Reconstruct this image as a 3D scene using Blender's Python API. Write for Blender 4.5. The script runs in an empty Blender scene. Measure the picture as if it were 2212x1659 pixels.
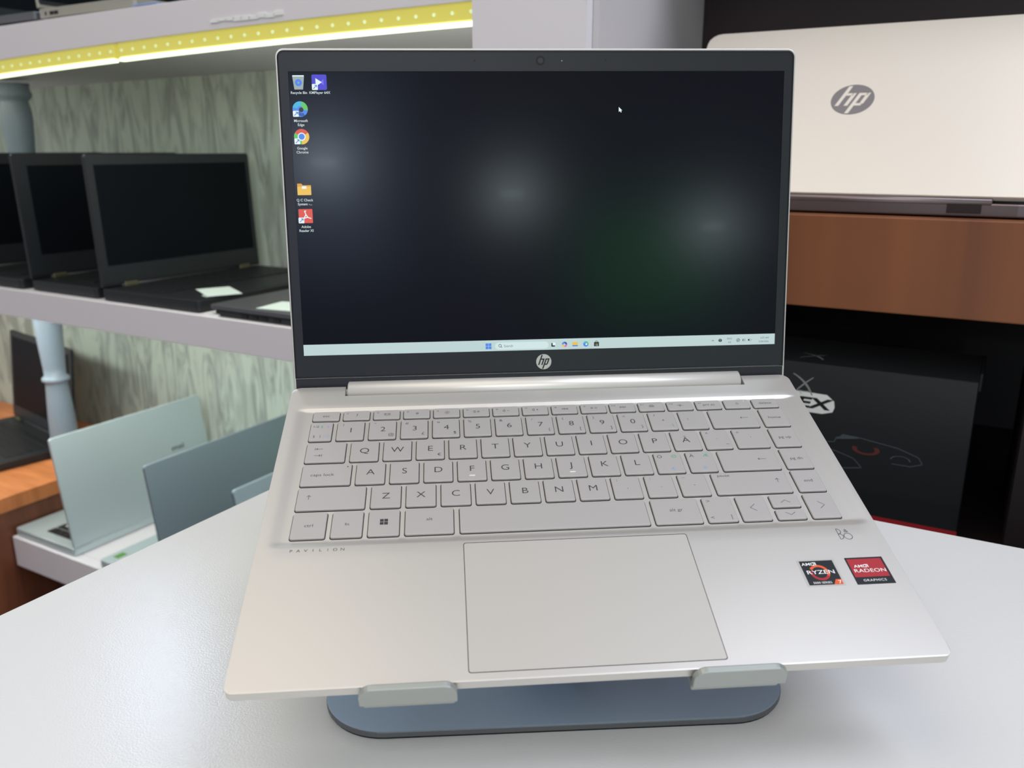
import bpy, bmesh, math, random
from mathutils import Matrix, Vector
random.seed(7)
S = bpy.context.scene
COL = S.collection
EYE = 1.03                      # height of the lens above the floor; the table top is at 0.75
# ------------------------------------------------------------------ camera, world, lights
cam = bpy.data.cameras.new('camera'); camo = bpy.data.objects.new('camera', cam); COL.objects.link(camo)
camo.location = (0, 0, EYE); camo.rotation_euler = (math.radians(90 - 15.58), math.radians(0.04), 0)
cam.sensor_width = 36; cam.lens = 36 * 1824.8 / 2212; cam.clip_start = 0.02
cam.dof.use_dof = True; cam.dof.focus_distance = 0.50; cam.dof.aperture_fstop = 11
S.camera = camo
S.view_settings.view_transform = 'Standard'; S.view_settings.look = 'None'
S.view_settings.exposure = 0.0; S.view_settings.gamma = 1.0; S.view_settings.use_curve_mapping = False
W = bpy.data.worlds.new('world'); S.world = W; W.use_nodes = True
W.node_tree.nodes['Background'].inputs[0].default_value = (0.84, 0.87, 0.92, 1)
W.node_tree.nodes['Background'].inputs[1].default_value = 0.44

def area(name, loc, target, sx, sy, power, color=(1, 1, 1)):
    l = bpy.data.lights.new(name, 'AREA'); l.shape = 'RECTANGLE'; l.size = sx; l.size_y = sy
    l.energy = power; l.color = color
    o = bpy.data.objects.new(name, l); COL.objects.link(o); o.location = loc
    o.rotation_euler = (Vector(target) - Vector(loc)).to_track_quat('-Z', 'Y').to_euler()
    return o
area('ceiling_light_warm', (-0.9, 0.3, 2.75), (-0.3, 0.6, 0.8), 1.7, 1.7, 12.5, (1.0, 0.88, 0.74))
area('ceiling_light_cool', (1.35, 0.35, 2.75), (0.5, 0.5, 0.8), 1.7, 1.7, 43, (0.79, 0.85, 1.0))
area('fill_light_back', (-0.2, -1.6, 2.7), (0, 1.0, 0.8), 1.8, 1.0, 18, (1.0, 0.98, 0.95))  # unseen fill light, added to lift the shadow on the table front
area('shelf_strip_above', (-0.775, 1.66, 1.61), (-0.19, 0.41, 0.75), 0.10, 0.24, 2.1, (0.62, 0.76, 1.0))
area('shop_light_left', (-0.58, -7.3, 2.6), (-0.11, 0.54, 1.0), 0.24, 0.07, 14, (0.78, 0.88, 1.0))
area('shop_light_middle', (1.5, -9.0, 2.6), (0, 0.54, 1.0), 0.28, 0.08, 15, (0.80, 0.94, 1.0))
area('shop_light_right', (5.2, -11.9, 2.6), (0.13, 0.55, 1.0), 0.36, 0.10, 22, (0.80, 0.90, 1.0))
area('blue_glow_light', (-0.42, -4.6, 2.0), (-0.09, 0.54, 1.0), 0.9, 1.3, 7, (0.45, 0.62, 1.0))  # unseen light added for the bluish glow on the left of the screen
area('green_sign_light', (1.95, -5.2, 1.45), (0.09, 0.55, 0.96), 1.0, 0.8, 3.5, (0.02, 1.0, 0.15))

q30 = Matrix.Rotation(math.radians(-30), 4, 'Z')
def strip_light(name, a0, a1, b, z, power, color, tilt=25):
    l = bpy.data.lights.new(name, 'AREA'); l.shape = 'RECTANGLE'; l.size = a1 - a0; l.size_y = 0.012; l.energy = power; l.color = color
    o = bpy.data.objects.new(name, l); COL.objects.link(o)
    p = q30 @ Vector(((a0 + a1) / 2, b, 0)); o.matrix_world = Matrix.Translation((p.x, p.y, z + EYE)) @ q30 @ Matrix.Rotation(math.radians(tilt), 4, 'X')
strip_light('led_light_upper', -2.3, -.51, .846, .1255, 2.6, (0.94, 1.0, 0.90))
strip_light('fill_light_middle', -2.3, -.51, .862, -.272, 5.0, (0.92, 1.0, 0.93))  # no lamp seen here; added to brighten the low wall and lids
# ------------------------------------------------------------------ materials
def mat(name, col, rough=0.5, metal=0.0, spec=0.5, emit=None, es=0.0, coat=0.0, coat_r=0.05):
    m = bpy.data.materials.new(name); m.use_nodes = True; b = m.node_tree.nodes['Principled BSDF']
    b.inputs['Base Color'].default_value = (*col, 1); b.inputs['Roughness'].default_value = rough
    b.inputs['Metallic'].default_value = metal; b.inputs['Specular IOR Level'].default_value = spec
    b.inputs['Coat Weight'].default_value = coat; b.inputs['Coat Roughness'].default_value = coat_r
    if emit: b.inputs['Emission Color'].default_value = (*emit, 1); b.inputs['Emission Strength'].default_value = es
    return m
def lin(r, g, b):
    f = lambda c: (c / 255 / 12.92) if c <= 10 else ((c / 255 + 0.055) / 1.055) ** 2.4
    return (f(r), f(g), f(b))
def nodes(m): return m.node_tree.nodes, m.node_tree.links, m.node_tree.nodes['Principled BSDF']
def add_bump(m, scale, strength, dist=0.001, detail=2.0):
    N, L, b = nodes(m)
    tc = N.new('ShaderNodeTexCoord'); n = N.new('ShaderNodeTexNoise'); n.inputs['Scale'].default_value = scale; n.inputs['Detail'].default_value = detail
    bp = N.new('ShaderNodeBump'); bp.inputs['Strength'].default_value = strength; bp.inputs['Distance'].default_value = dist
    L.new(tc.outputs['Object'], n.inputs['Vector']); L.new(n.outputs['Fac'], bp.inputs['Height']); L.new(bp.outputs['Normal'], b.inputs['Normal'])
def add_mottle(m, c1, c2, scale, mapscale=(1, 1, 1), detail=3.0, lo=0.35, hi=0.65, distortion=0.0):
    N, L, b = nodes(m)
    tc = N.new('ShaderNodeTexCoord'); mp = N.new('ShaderNodeMapping'); mp.inputs['Scale'].default_value = mapscale
    n = N.new('ShaderNodeTexNoise'); n.inputs['Scale'].default_value = scale; n.inputs['Detail'].default_value = detail; n.inputs['Distortion'].default_value = distortion
    r = N.new('ShaderNodeValToRGB'); r.color_ramp.elements[0].position = lo; r.color_ramp.elements[1].position = hi
    r.color_ramp.elements[0].color = (*c1, 1); r.color_ramp.elements[1].color = (*c2, 1)
    L.new(tc.outputs['Object'], mp.inputs['Vector']); L.new(mp.outputs['Vector'], n.inputs['Vector']); L.new(n.outputs['Fac'], r.inputs['Fac']); L.new(r.outputs['Color'], b.inputs['Base Color'])
    return r
M = {}
M['shell'] = mat('shell_silver', lin(210, 206, 199), 0.38, 0.6, 0.5)
M['key'] = mat('key_silver', lin(184, 180, 176), 0.5, 0.35); add_bump(M['key'], 3000, 0.08, 0.0002)
M['pad'] = mat('touchpad_silver', lin(198, 194, 186), 0.48, 0.4)
M['well'] = mat('key_well', lin(26, 24, 26), 0.6)
M['barrel'] = mat('hinge_satin_metal', lin(222, 218, 210), 0.33, 0.35)
M['legend'] = mat('legend_grey', lin(54, 54, 58), 0.6)
M['legend_green'] = mat('legend_green', lin(60, 170, 120), 0.6)
M['legend_blue'] = mat('legend_blue', lin(120, 165, 215), 0.6)
M['white_mark'] = mat('white_mark', lin(245, 245, 242), 0.4)
M['bezel'] = mat('bezel_black', lin(22, 25, 31), 0.36, 0, 0.45)
M['chin'] = mat('chin_black', lin(24, 26, 34), 0.42)
M['screen'] = mat('screen_dark', lin(3, 4, 7), 0.17, 0, 0.20, lin(3, 5, 14), 1.0, 0.004, 0.05)
M['rubber'] = mat('rubber_black', lin(14, 14, 16), 0.7)
M['table'] = mat('table_white_laminate', lin(230, 230, 228), 0.19, 0, 0.5)
M['stand'] = mat('stand_blue_grey_aluminium', lin(168, 186, 208), 0.5, 0.4); add_bump(M['stand'], 2500, 0.25, 0.0003)
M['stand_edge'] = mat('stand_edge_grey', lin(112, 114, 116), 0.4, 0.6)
M['hook'] = mat('stand_silver_aluminium', lin(168, 172, 166), 0.40, 0.5); add_bump(M['hook'], 2500, 0.1, 0.0002)
M['white_board'] = mat('white_board', lin(232, 227, 230), 0.45)
M['white_dull'] = mat('white_dull_board', lin(205, 200, 202), 0.6)
M['post'] = mat('post_blue_grey', lin(136, 148, 160), 0.42)
M['black_plastic'] = mat('black_plastic', lin(30, 33, 36), 0.45)
M['black_bezel'] = mat('black_laptop_bezel', lin(36, 40, 43), 0.5)
M['black_screen'] = mat('black_laptop_screen', lin(15, 19, 24), 0.45, 0, 0.10)
M['black_keys'] = mat('black_laptop_keys', lin(22, 24, 28), 0.45)
M['grey_metal'] = mat('grey_metal', lin(112, 112, 116), 0.4, 0.6)
M['steel_lid'] = mat('cool_silver_lid', lin(196, 210, 212), 0.40, 0.35)
M['dark_lid'] = mat('darker_silver_lid', lin(136, 152, 160), 0.40, 0.4)
M['silver_lid'] = mat('light_silver_lid', lin(230, 221, 208), 0.42, 0.35)
M['silver_edge'] = mat('champagne_edge', lin(176, 172, 160), 0.45, 0.4)
M['rear_metal'] = mat('rear_hinge_metal', lin(120, 108, 108), 0.3, 0.8)
M['emblem_grey'] = mat('emblem_grey', lin(136, 130, 130), 0.35, 0.4)
M['emblem_silver'] = mat('emblem_silver', lin(200, 198, 190), 0.3, 0.4)
M['brass'] = mat('dull_gold_plate', lin(120, 116, 88), 0.4, 0.6)
M['paper'] = mat('paper_white', lin(225, 240, 232), 0.6)
M['red'] = mat('red_print', lin(170, 34, 44), 0.5)
M['orange'] = mat('orange_print', lin(225, 92, 40), 0.5)
M['wood_dark'] = mat('dark_wood', lin(30, 10, 11), 0.5)
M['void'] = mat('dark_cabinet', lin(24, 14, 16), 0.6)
M['box_black'] = mat('box_black_card', lin(32, 35, 38), 0.42)
M['print_grey'] = mat('print_grey', lin(150, 150, 148), 0.5)
M['print_dim'] = mat('print_dim_grey', lin(74, 80, 84), 0.5)
M['print_dimred'] = mat('print_dim_red', lin(96, 46, 40), 0.5)
M['floor'] = mat('floor_tile_dark', lin(70, 58, 60), 0.4)
add_bump(M['table'], 900, 0.26, 0.0005, 3.0)
add_mottle(M['floor'], lin(62, 50, 54), lin(84, 70, 72), 6)
wp = mat('wallpaper_feather', lin(150, 160, 148), 0.45); M['wallpaper'] = wp
def wood(name, a, b, mp, sc=5.0):
    m = mat(name, a, 0.42); add_mottle(m, a, b, sc, mp, 4.0, 0.3, 0.7, 0.4); return m
M['wood'] = wood('wood_cherry_front', lin(112, 64, 36), lin(132, 78, 42), (4, 4, 0.25))
M['wood_light'] = wood('wood_orange_top', lin(188, 112, 62), lin(222, 140, 84), (1.2, 9, 1))
M['wood_side'] = wood('wood_brown_side', lin(100, 58, 38), lin(122, 72, 48), (1, 8, 1))
# feather-like wallpaper: stretched, warped noise streaks
N, L, b = nodes(wp)
tc = N.new('ShaderNodeTexCoord'); mp1 = N.new('ShaderNodeMapping'); mp1.inputs['Scale'].default_value = (1.0, 1.0, 0.22)
wv = N.new('ShaderNodeTexNoise'); wv.inputs['Scale'].default_value = 26; wv.inputs['Detail'].default_value = 3; wv.inputs['Distortion'].default_value = 2.2
r1 = N.new('ShaderNodeValToRGB'); r1.color_ramp.elements[0].position = 0.36; r1.color_ramp.elements[0].color = (*lin(144, 150, 142), 1)
r1.color_ramp.elements[1].position = 0.56; r1.color_ramp.elements[1].color = (*lin(182, 192, 180), 1)
L.new(tc.outputs['Object'], mp1.inputs['Vector']); L.new(mp1.outputs['Vector'], wv.inputs['Vector']); L.new(wv.outputs['Fac'], r1.inputs['Fac']); L.new(r1.outputs['Color'], b.inputs['Base Color'])
def scr(name, c, s=1.0):
    return mat('pixels_' + name, (0.01, 0.01, 0.01), 0.3, 0, 0.5, lin(*c), s)
X = {'white': scr('white', (225, 240, 240)), 'task': scr('taskbar', (186, 208, 208)), 'pill': scr('pill', (205, 226, 226)), 'bin': scr('bin', (150, 165, 165)),
     'blue': scr('blue', (45, 110, 200)), 'violet': scr('violet', (62, 52, 200)), 'lilac': scr('lilac', (110, 105, 225)), 'cyan': scr('cyan', (60, 175, 215)), 'green': scr('green', (90, 190, 90)),
     'navy': scr('navy', (24, 80, 165)), 'redp': scr('red', (215, 75, 55)), 'yellow': scr('yellow', (232, 188, 72)), 'amber': scr('amber', (215, 150, 50)), 'ink': scr('ink', (70, 84, 88)),
     'dark': scr('dark', (20, 24, 30)), 'pink': scr('pink', (200, 110, 190)), 'text': scr('text', (200, 212, 212)), 'ltblue': scr('light_blue', (70, 130, 225))}

# ------------------------------------------------------------------ mesh helpers
def link(name, me, m=None, parent=None, matrix=None, smooth=False):
    o = bpy.data.objects.new(name, me); COL.objects.link(o)
    if m is not None:
        for k in (m if isinstance(m, (list, tuple)) else [m]): me.materials.append(k)
    if parent is not None: o.parent = parent
    if matrix is not None: o.matrix_local = matrix
    if smooth:
        for p in me.polygons: p.use_smooth = True
    return o
def from_bm(name, bm, *a, **k):
    me = bpy.data.meshes.new(name); bm.normal_update(); bm.to_mesh(me); bm.free(); return link(name, me, *a, **k)
def bevel(o, w, seg=3, ang=30):
    md = o.modifiers.new('bevel', 'BEVEL'); md.width = w; md.segments = seg; md.limit_method = 'ANGLE'; md.angle_limit = math.radians(ang); return o
def bm_box(bm, x0, x1, y0, y1, z0, z1, mi=0):
    v = [bm.verts.new(p) for p in ((x0, y0, z0), (x1, y0, z0), (x1, y1, z0), (x0, y1, z0), (x0, y0, z1), (x1, y0, z1), (x1, y1, z1), (x0, y1, z1))]
    for f in ((0, 3, 2, 1), (4, 5, 6, 7), (0, 1, 5, 4), (1, 2, 6, 5), (2, 3, 7, 6), (3, 0, 4, 7)):
        bm.faces.new([v[i] for i in f]).material_index = mi
def bm_prism(bm, pts, z0, z1, mi=0, frame=None):
    """polygon pts (ccw, xy) extruded in z; frame maps local to target"""
    F = frame or (lambda p: p)
    a = [bm.verts.new(F(Vector((x, y, z0)))) for x, y in pts]; t = [bm.verts.new(F(Vector((x, y, z1)))) for x, y in pts]
    n = len(pts); bm.faces.new(a[::-1]).material_index = mi; bm.faces.new(t).material_index = mi
    for i in range(n): bm.faces.new((a[i], a[(i + 1) % n], t[(i + 1) % n], t[i])).material_index = mi
def rrect(x0, x1, y0, y1, r, seg=5, corners=(1, 1, 1, 1)):
    """rounded rectangle, ccw from lower left; corners = ll, lr, ur, ul"""
    out = []
    for (cx, cy, a0, on, px, py) in ((x0 + r, y0 + r, 180, corners[0], x0, y0), (x1 - r, y0 + r, 270, corners[1], x1, y0), (x1 - r, y1 - r, 0, corners[2], x1, y1), (x0 + r, y1 - r, 90, corners[3], x0, y1)):
        if not on or r <= 0: out.append((px, py)); continue
        for k in range(seg + 1):
            a = math.radians(a0 + 90 * k / seg); out.append((cx + r * math.cos(a), cy + r * math.sin(a)))
    return out
def bm_flat(bm, pts, z, mi=0):
    v = [bm.verts.new((x, y, z)) for x, y in pts]; bm.faces.new(v).material_index = mi
def disc(cx, cy, r, n=40, ry=None, a0=0, a1=360):
    ry = ry or r
    full = abs(a1 - a0) >= 360
    return [(cx + r * math.cos(math.radians(a0 + (a1 - a0) * k / n)), cy + ry * math.sin(math.radians(a0 + (a1 - a0) * k / n))) for k in range(n if full else n + 1)]
def bm_ring(bm, cx, cy, r0, r1, z, a0=0, a1=360, n=40, mi=0, sy=1.0):
    for k in range(n):
        p = [math.radians(a0 + (a1 - a0) * (k + d) / n) for d in (0, 1)]
        q = [(cx + r0 * math.cos(p[0]), cy + sy * r0 * math.sin(p[0])), (cx + r1 * math.cos(p[0]), cy + sy * r1 * math.sin(p[0])), (cx + r1 * math.cos(p[1]), cy + sy * r1 * math.sin(p[1])), (cx + r0 * math.cos(p[1]), cy + sy * r0 * math.sin(p[1]))]
        if a1 < a0: q = q[::-1]
        bm_flat(bm, q, z, mi)
def bm_stroke(bm, p, q, w, z, mi=0):
    (x0, y0), (x1, y1) = p, q; L_ = math.hypot(x1 - x0, y1 - y0); nx, ny = -(y1 - y0) / L_ * w / 2, (x1 - x0) / L_ * w / 2
    bm_flat(bm, [(x0 + nx, y0 + ny), (x0 - nx, y0 - ny), (x1 - nx, y1 - ny), (x1 + nx, y1 + ny)], z, mi)
def bm_text(bm, s, x, y, h, z, mi=0, align='CENTER', spacing=1.0, sx=1.0, off=0.0, shear=0.0):
    """filled text, cap height about h, baseline so that the caps are centred on y"""
    c = bpy.data.curves.new('t', 'FONT'); c.body = s; c.align_x = align; c.size = h / 0.72; c.resolution_u = 3
    c.space_character = spacing; c.offset = off * h; c.shear = shear; c.space_line = 0.95
    o = bpy.data.objects.new('t', c); me = bpy.data.meshes.new_from_object(o)
    n0 = len(bm.verts); f0 = len(bm.faces); bm.from_mesh(me); bm.verts.ensure_lookup_table(); bm.faces.ensure_lookup_table()
    for v in bm.verts[n0:]: v.co = Vector((x + v.co.x * sx, y + v.co.y - h / 2, z))
    for f in bm.faces[f0:]:
        f.material_index = mi
    bpy.data.objects.remove(o); bpy.data.curves.remove(c); bpy.data.meshes.remove(me)
def thing(name, label, cat, mtx, group=None):
    o = bpy.data.objects.new(name, None); o.empty_display_size = 0.05; COL.objects.link(o); o.matrix_world = mtx
    return tag(o, label, cat, group)
def tag(o, label, cat, group=None):
    o['label'] = label; o['category'] = cat
    if group: o['group'] = group
    return o
def struct(o): o['kind'] = 'structure'; return o
MM = 0.001
def emblem(bm, cx, cy, r, z, mi_disc, mi_letter, sx=1.0, mirror=1):
    """round badge with slanted 'hp' strokes running out of the disc"""
    bm_flat(bm, disc(cx, cy, r * sx, 48, r), z, mi_disc)
    def q(x0, x1, y0, y1):
        K = 0.36
        pts = [(x0 + K * y0, y0), (x1 + K * y0, y0), (x1 + K * y1, y1), (x0 + K * y1, y1)]
        bm_flat(bm, [(cx + a * r * sx, cy + b * r) for a, b in pts], z + 0.00005, mi_letter)
    q(-.62, -.44, -.42, .90); q(-.44, -.12, .26, .42); q(-.20, -.02, -.42, .42)
    q(.10, .28, -.93, .42); q(.28, .56, .26, .42); q(.46, .64, -.30, .42); q(.28, .58, -.42, -.26)

# ------------------------------------------------------------------ frames
RM = Matrix.Rotation(math.radians(-30), 4, 'Z')     # shop fittings stand 30 degrees to the view
def ABZ(a, b, z, yaw=0.0):
    """a along the shelf fronts, b into the wall, z relative to the lens height; yaw turns local x away from a"""
    p = RM @ Vector((a, b, 0)); return Matrix.Translation((p.x, p.y, z + EYE)) @ RM @ Matrix.Rotation(math.radians(yaw), 4, 'Z')
def shop_box(name, a0, a1, b0, b1, z0, z1, m, parent=None, bw=0.0):
    bm = bmesh.new(); bm_box(bm, a0, a1, b0, b1, z0 + EYE, z1 + EYE); o = from_bm(name, bm, m, parent, RM if parent is None else None)
    if bw: bevel(o, bw, 2)
    return o

# ------------------------------------------------------------------ the setting
bm = bmesh.new(); bm_box(bm, -6, 6, -6, 6, -0.05, 0); struct(from_bm('floor', bm, M['floor']))
struct(shop_box('wall_back', -3.6, -0.40, 1.20, 1.26, -EYE, 1.5, M['wallpaper']))
# white pillar between the shelving and the niche
struct(shop_box('wall_pillar', -0.500, -0.372, 0.785, 1.26, -EYE, 1.5, M['white_board']))
struct(shop_box('wall_niche_side', -0.3715, -0.365, 0.80, 1.114, -0.057, 1.5, M['white_dull']))
niche = thing('display_cabinet', 'dark wooden cabinet niche behind the champagne laptop', 'cabinet', Matrix.Identity(4))
shop_box('back_panel', -0.372, 1.2, 1.115, 1.26, -.057, 1.5, M['wood_dark'], None).parent = niche
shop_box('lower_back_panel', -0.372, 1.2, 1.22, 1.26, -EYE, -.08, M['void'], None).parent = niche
shop_box('top_shade_panel', -0.365, 1.2, 0.95, 1.114, 0.262, 0.30, M['wood_dark'], None).parent = niche  # out of view, put in to shade the niche wall and lid top
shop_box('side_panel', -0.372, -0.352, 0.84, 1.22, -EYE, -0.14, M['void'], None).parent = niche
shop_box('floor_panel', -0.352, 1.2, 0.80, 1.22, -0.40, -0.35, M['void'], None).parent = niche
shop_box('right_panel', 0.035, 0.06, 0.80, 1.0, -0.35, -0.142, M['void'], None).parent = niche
for ch in niche.children: ch.matrix_world = RM
bd = thing('wooden_shelf', 'thick orange-brown wooden shelf front under the champagne laptop', 'shelf', Matrix.Identity(4))
o = shop_box('front_board', -0.362, 0.6, 0.80, 0.825, -0.140, -0.057, M['wood'], None); o.parent = bd; bevel(o, 0.0012, 2)
o = shop_box('top_board', -0.362, 0.6, 0.825, 1.114, -0.080, -0.057, M['wood'], None); o.parent = bd
for ch in bd.children: ch.matrix_world = RM

# ------------------------------------------------------------------ table
bm = bmesh.new()
c0 = Vector((-0.1175, 0.832)); eL = Vector((-0.487, -0.8735)); eR = Vector((0.8735, -0.487))
pts = [c0 + eL * 0.004, c0 + eL * 1.05, c0 + eL * 1.05 + eR * 1.1, c0 + eR * 1.1, c0 + eR * 0.004]
bm_prism(bm, [(v.x, v.y) for v in pts], 0.722, 0.75)
tb = thing('display_table', 'white laminate table under the open laptop, its corner pointing to the pillar', 'table', Matrix.Translation((0, 0.3, 0)))
o = from_bm('table_top', bm, M['table'], tb); o.matrix_world = Matrix.Identity(4); bevel(o, 0.0015, 2)
bm = bmesh.new(); q = [c0 + eL * 0.05 + eR * 0.05, c0 + eL * 1.0 + eR * 0.05, c0 + eL * 1.0 + eR * 1.05, c0 + eL * 0.05 + eR * 1.05]
bm_prism(bm, [(v.x, v.y) for v in q], 0.0, 0.722); o = from_bm('table_body', bm, M['white_dull'], tb); o.matrix_world = Matrix.Identity(4)

# ------------------------------------------------------------------ laptop stand
ex = Vector((0.996927, 0.078045, 0.006742)); ey = Vector((-0.075690, 0.937509, 0.339628)); ez = Vector((0.020186, -0.339095, 0.940536))
ORG = Vector((-0.123628, 0.310496, -0.223794 + EYE))
LAP = Matrix.Identity(4)
for i in range(3): LAP[i][0], LAP[i][1], LAP[i][2], LAP[i][3] = ex[i], ey[i], ez[i], ORG[i]
st = thing('laptop_stand', 'blue-grey aluminium stand holding up the open laptop on the white table', 'laptop stand', Matrix.Translation((0.02, 0.44, 0.75)) @ Matrix.Rotation(math.radians(3.6), 4, 'Z'))
bm = bmesh.new(); bm_prism(bm, rrect(-0.1195, 0.1195, -0.081, 0.135, 0.032, 12), 0.0, 0.0012); from_bm('rubber_foot', bm, M['rubber'], st)
bm = bmesh.new(); bm_prism(bm, rrect(-0.1205, 0.1205, -0.082, 0.136, 0.033, 12), 0.0012, 0.0048)
bm.normal_update()
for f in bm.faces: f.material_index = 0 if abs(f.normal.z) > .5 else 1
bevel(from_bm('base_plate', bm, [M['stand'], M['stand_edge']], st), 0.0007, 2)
inv = st.matrix_world.inverted() @ LAP
def lapobj(name, bm, m, parent=st, mtx=None, bw=0, seg=3):
    o = from_bm(name, bm, m, parent, mtx if mtx is not None else inv)
    if bw: bevel(o, bw, seg)
    return o
bm = bmesh.new(); bm_box(bm, .115, .190, .020, .190, -.0190, -.0148); lapobj('support_plate', bm, M['hook'], bw=.001)
for x0 in (.0575, .2040):
    F = lambda p: Vector((p.x, -0.0044 + p.z, p.y))
    bm = bmesh.new(); bm_prism(bm, rrect(x0, x0 + .0425, -.0078, .0034, .0058, 6, (0, 0, 1, 1)), 0, .0034, 0, F)
    bmesh.ops.recalc_face_normals(bm, faces=bm.faces)
    h = lapobj('front_hook', bm, M['hook'], bw=.0006, seg=2)
    bm = bmesh.new(); bm_box(bm, x0 + .001, x0 + .0415, -.0008, .085, -.0145, -.0104); lapobj('arm', bm, M['hook'], bw=.001)
bm = bmesh.new()
bm_box(bm, -.018, .022, -.005, .030, .0048, .047); lapobj('column', bm, M['stand'], mtx=Matrix.Identity(4), bw=.002)

# ------------------------------------------------------------------ main laptop
lap = thing('laptop', 'open silver laptop with a lit dark desktop on its screen, raised on the stand', 'laptop', LAP)
FRONT_T = 0.0048
def notch(x): return 0.2138 if 0.0339 < x < 0.2934 else 0.2238
def build_base():
    bm = bmesh.new(); Wd = 0.325; R_ = 0.0042; RB = 0.006
    xs = [R_ * (1 - math.cos(math.radians(a))) for a in range(0, 91, 15)] + [.006, .0075, .009, .0105, .012, .016]
    cols = [(x, None) for x in xs] + [(.0338, 'o'), (.0340, 'i')]
    mid = [(.0340 + (.2933 - .0340) * k / 12, 'i') for k in range(1, 12)]
    cols = cols + mid + [(.2933, 'i'), (.2935, 'o')] + [(Wd - x, None) for x in xs[::-1]]
    ys = [0, .001, .003] + [.01 + .0745 * k / 8 for k in range(0, 8)] + [.0835, .0848, .0860, .0872, .0884, .0896] + [.1, .13, .16, .19] + [.1970, .1984, .1990, .1996, .2002, .2008, .2014, .206, .2135, .2138, .218, .2238]
    ys = sorted(set(ys))
    def sm(t): t = max(0, min(1, t)); return t * t * (3 - 2 * t)
    def depth(x, y):
        wx = sm((x - .0045) / .0095) * sm((Wd - .0015 - x) / .0110)
        wy = sm((y - .0838) / .0048) * sm((.2014 - y) / .0028)
        return -0.0012 * wx * wy
    grid = []
    for x, s in cols:
        d = min(x, Wd - x)
        y0 = R_ - math.sqrt(max(0, R_ * R_ - (R_ - d) ** 2)) if d < R_ else 0
        y1 = .2238 - (RB - math.sqrt(max(0, RB * RB - (RB - d) ** 2)) if d < RB else 0)
        if s == 'i': y1 = .2138
        col = []
        for y in ys:
            yy = min(max(y, y0), y1); col.append(bm.verts.new((x, yy, depth(x, yy))))
        grid.append(col)
    for i in range(len(grid) - 1):
        for j in range(len(ys) - 1):
            q = [grid[i][j], grid[i + 1][j], grid[i + 1][j + 1], grid[i][j + 1]]
            bm.faces.new(q)
    bmesh.ops.remove_doubles(bm, verts=bm.verts, dist=1e-6)
    bmesh.ops.dissolve_degenerate(bm, edges=bm.edges, dist=1e-6)
    be = [e for e in bm.edges if e.is_boundary]
    r = bmesh.ops.extrude_edge_only(bm, edges=be)
    for v in [g for g in r['geom'] if isinstance(g, bmesh.types.BMVert)]:
        v.co.z = -(FRONT_T + 0.0055 * min(1, v.co.y / .08))
    be = [e for e in bm.edges if e.is_boundary]
    bmesh.ops.edgeloop_fill(bm, edges=be)
    bmesh.ops.recalc_face_normals(bm, faces=bm.faces)
    me = bpy.data.meshes.new('base'); bm.to_mesh(me); bm.free()
    o = link('base', me, M['shell'], lap)
    for p in me.polygons:
        p.use_smooth = p.normal.z > 0.5
    bevel(o, .0005, 2, 50)
    return o
base = build_base()
def onlap(name, bm, m, parent=lap): return from_bm(name, bm, m, parent)
# keys ---------------------------------------------------------------
P = 19.05
ROW = {'F': (188.9, 197.6), 'N': (169.6, 187.2), 'Q': (150.0, 167.7), 'A': (130.3, 148.0), 'Z': (110.9, 128.7), 'C': (90.0, 108.8)}
KEYS = []   # row, x0, x1, legends [(text or icon, rx, ry, height mm, material)]
def K(row, x0, x1, *leg, y=None): KEYS.append((x0, x1, *(y or ROW[row]), leg))
fl = ['esc', ('f1', '?'), ('f2', '@screen'), ('f3', '@dim'), ('f4', '@bright'), ('f5', '@mute'), ('f6', '@down'), ('f7', '@upv'), ('f8', '@prev'), ('f9', '@play'), ('f10', '@next'), ('f11', '@kbd'), ('f12', '@plane'), ('ins', 'prt sc'), ('', '@power'), 'delete']
for i, l in enumerate(fl):
    x0 = 16.5 + i * 18.37
    if isinstance(l, str): K('F', x0, x0 + 15.9, (l, .5, .5, 1.8))
    else: K('F', x0, x0 + 15.9, *([(l[0], .16, .70, 1.1)] if l[0] else []), (l[1], .52, .5, 2.3 if l[1] in '?' else 1.8))
K('N', 16.2, 29.2, ('1/2', .24, .76, 1.6), ('§', .52, .76, 1.8, 'legend_green'), ('§', .80, .76, 1.8, 'legend_blue'), ('§', .22, .24, 1.7), ('|', .50, .24, 1.9), ('1/2', .76, .24, 1.6, 'legend_blue'))
for i, (a, b_, c) in enumerate([('1', '!', ''), ('2', '"', '@'), ('3', '#', '£'), ('4', '¤', '$'), ('5', '%', ''), ('6', '&', ''), ('7', '/', '{'), ('8', '(', '['), ('9', ')', ']'), ('0', '=', '}'), ('+', '?', '\\'), ('', '`', '')]):
    lg = [(b_, .22, .80, 2.0)] + ([(a, .52, .52, 3.4 if a != '+' else 2.2)] if a else [('´', .3, .25, 2.0), ('|', .3, .55, 1.6)]) + ([(c, .83, .22, 2.2)] if c else [])
    K('N', 32.2 + i * P, 48.2 + i * P, *lg)
K('N', 260.9, 289.7, ('@back', .74, .52, 2.0)); K('N', 293.4, 309.0, ('home', .5, .5, 1.9))
K('Q', 16.2, 38.8, ('@tab', .32, .5, 2.0))
for i, a in enumerate('QWERTYUIOPÅ'):
    K('Q', 41.8 + i * P, 57.9 + i * P, (a, .5, .52, 3.6), *([('€', .83, .2, 2.1)] if a == 'E' else []))
K('Q', 251.3, 267.0, ('^', .2, .80, 2.2), ('¨', .52, .46, 2.4), ('~', .85, .24, 2.2)); K('Q', 270.4, 289.6, ('*', .16, .78, 2.4), ("'", .52, .50, 2.2)); K('Q', 293.4, 308.8, ('pg up', .5, .5, 1.9))
K('A', 16.1, 43.5, ('caps lock', .42, .5, 1.9), ('@dot', .92, .85, 1.0))
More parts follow.
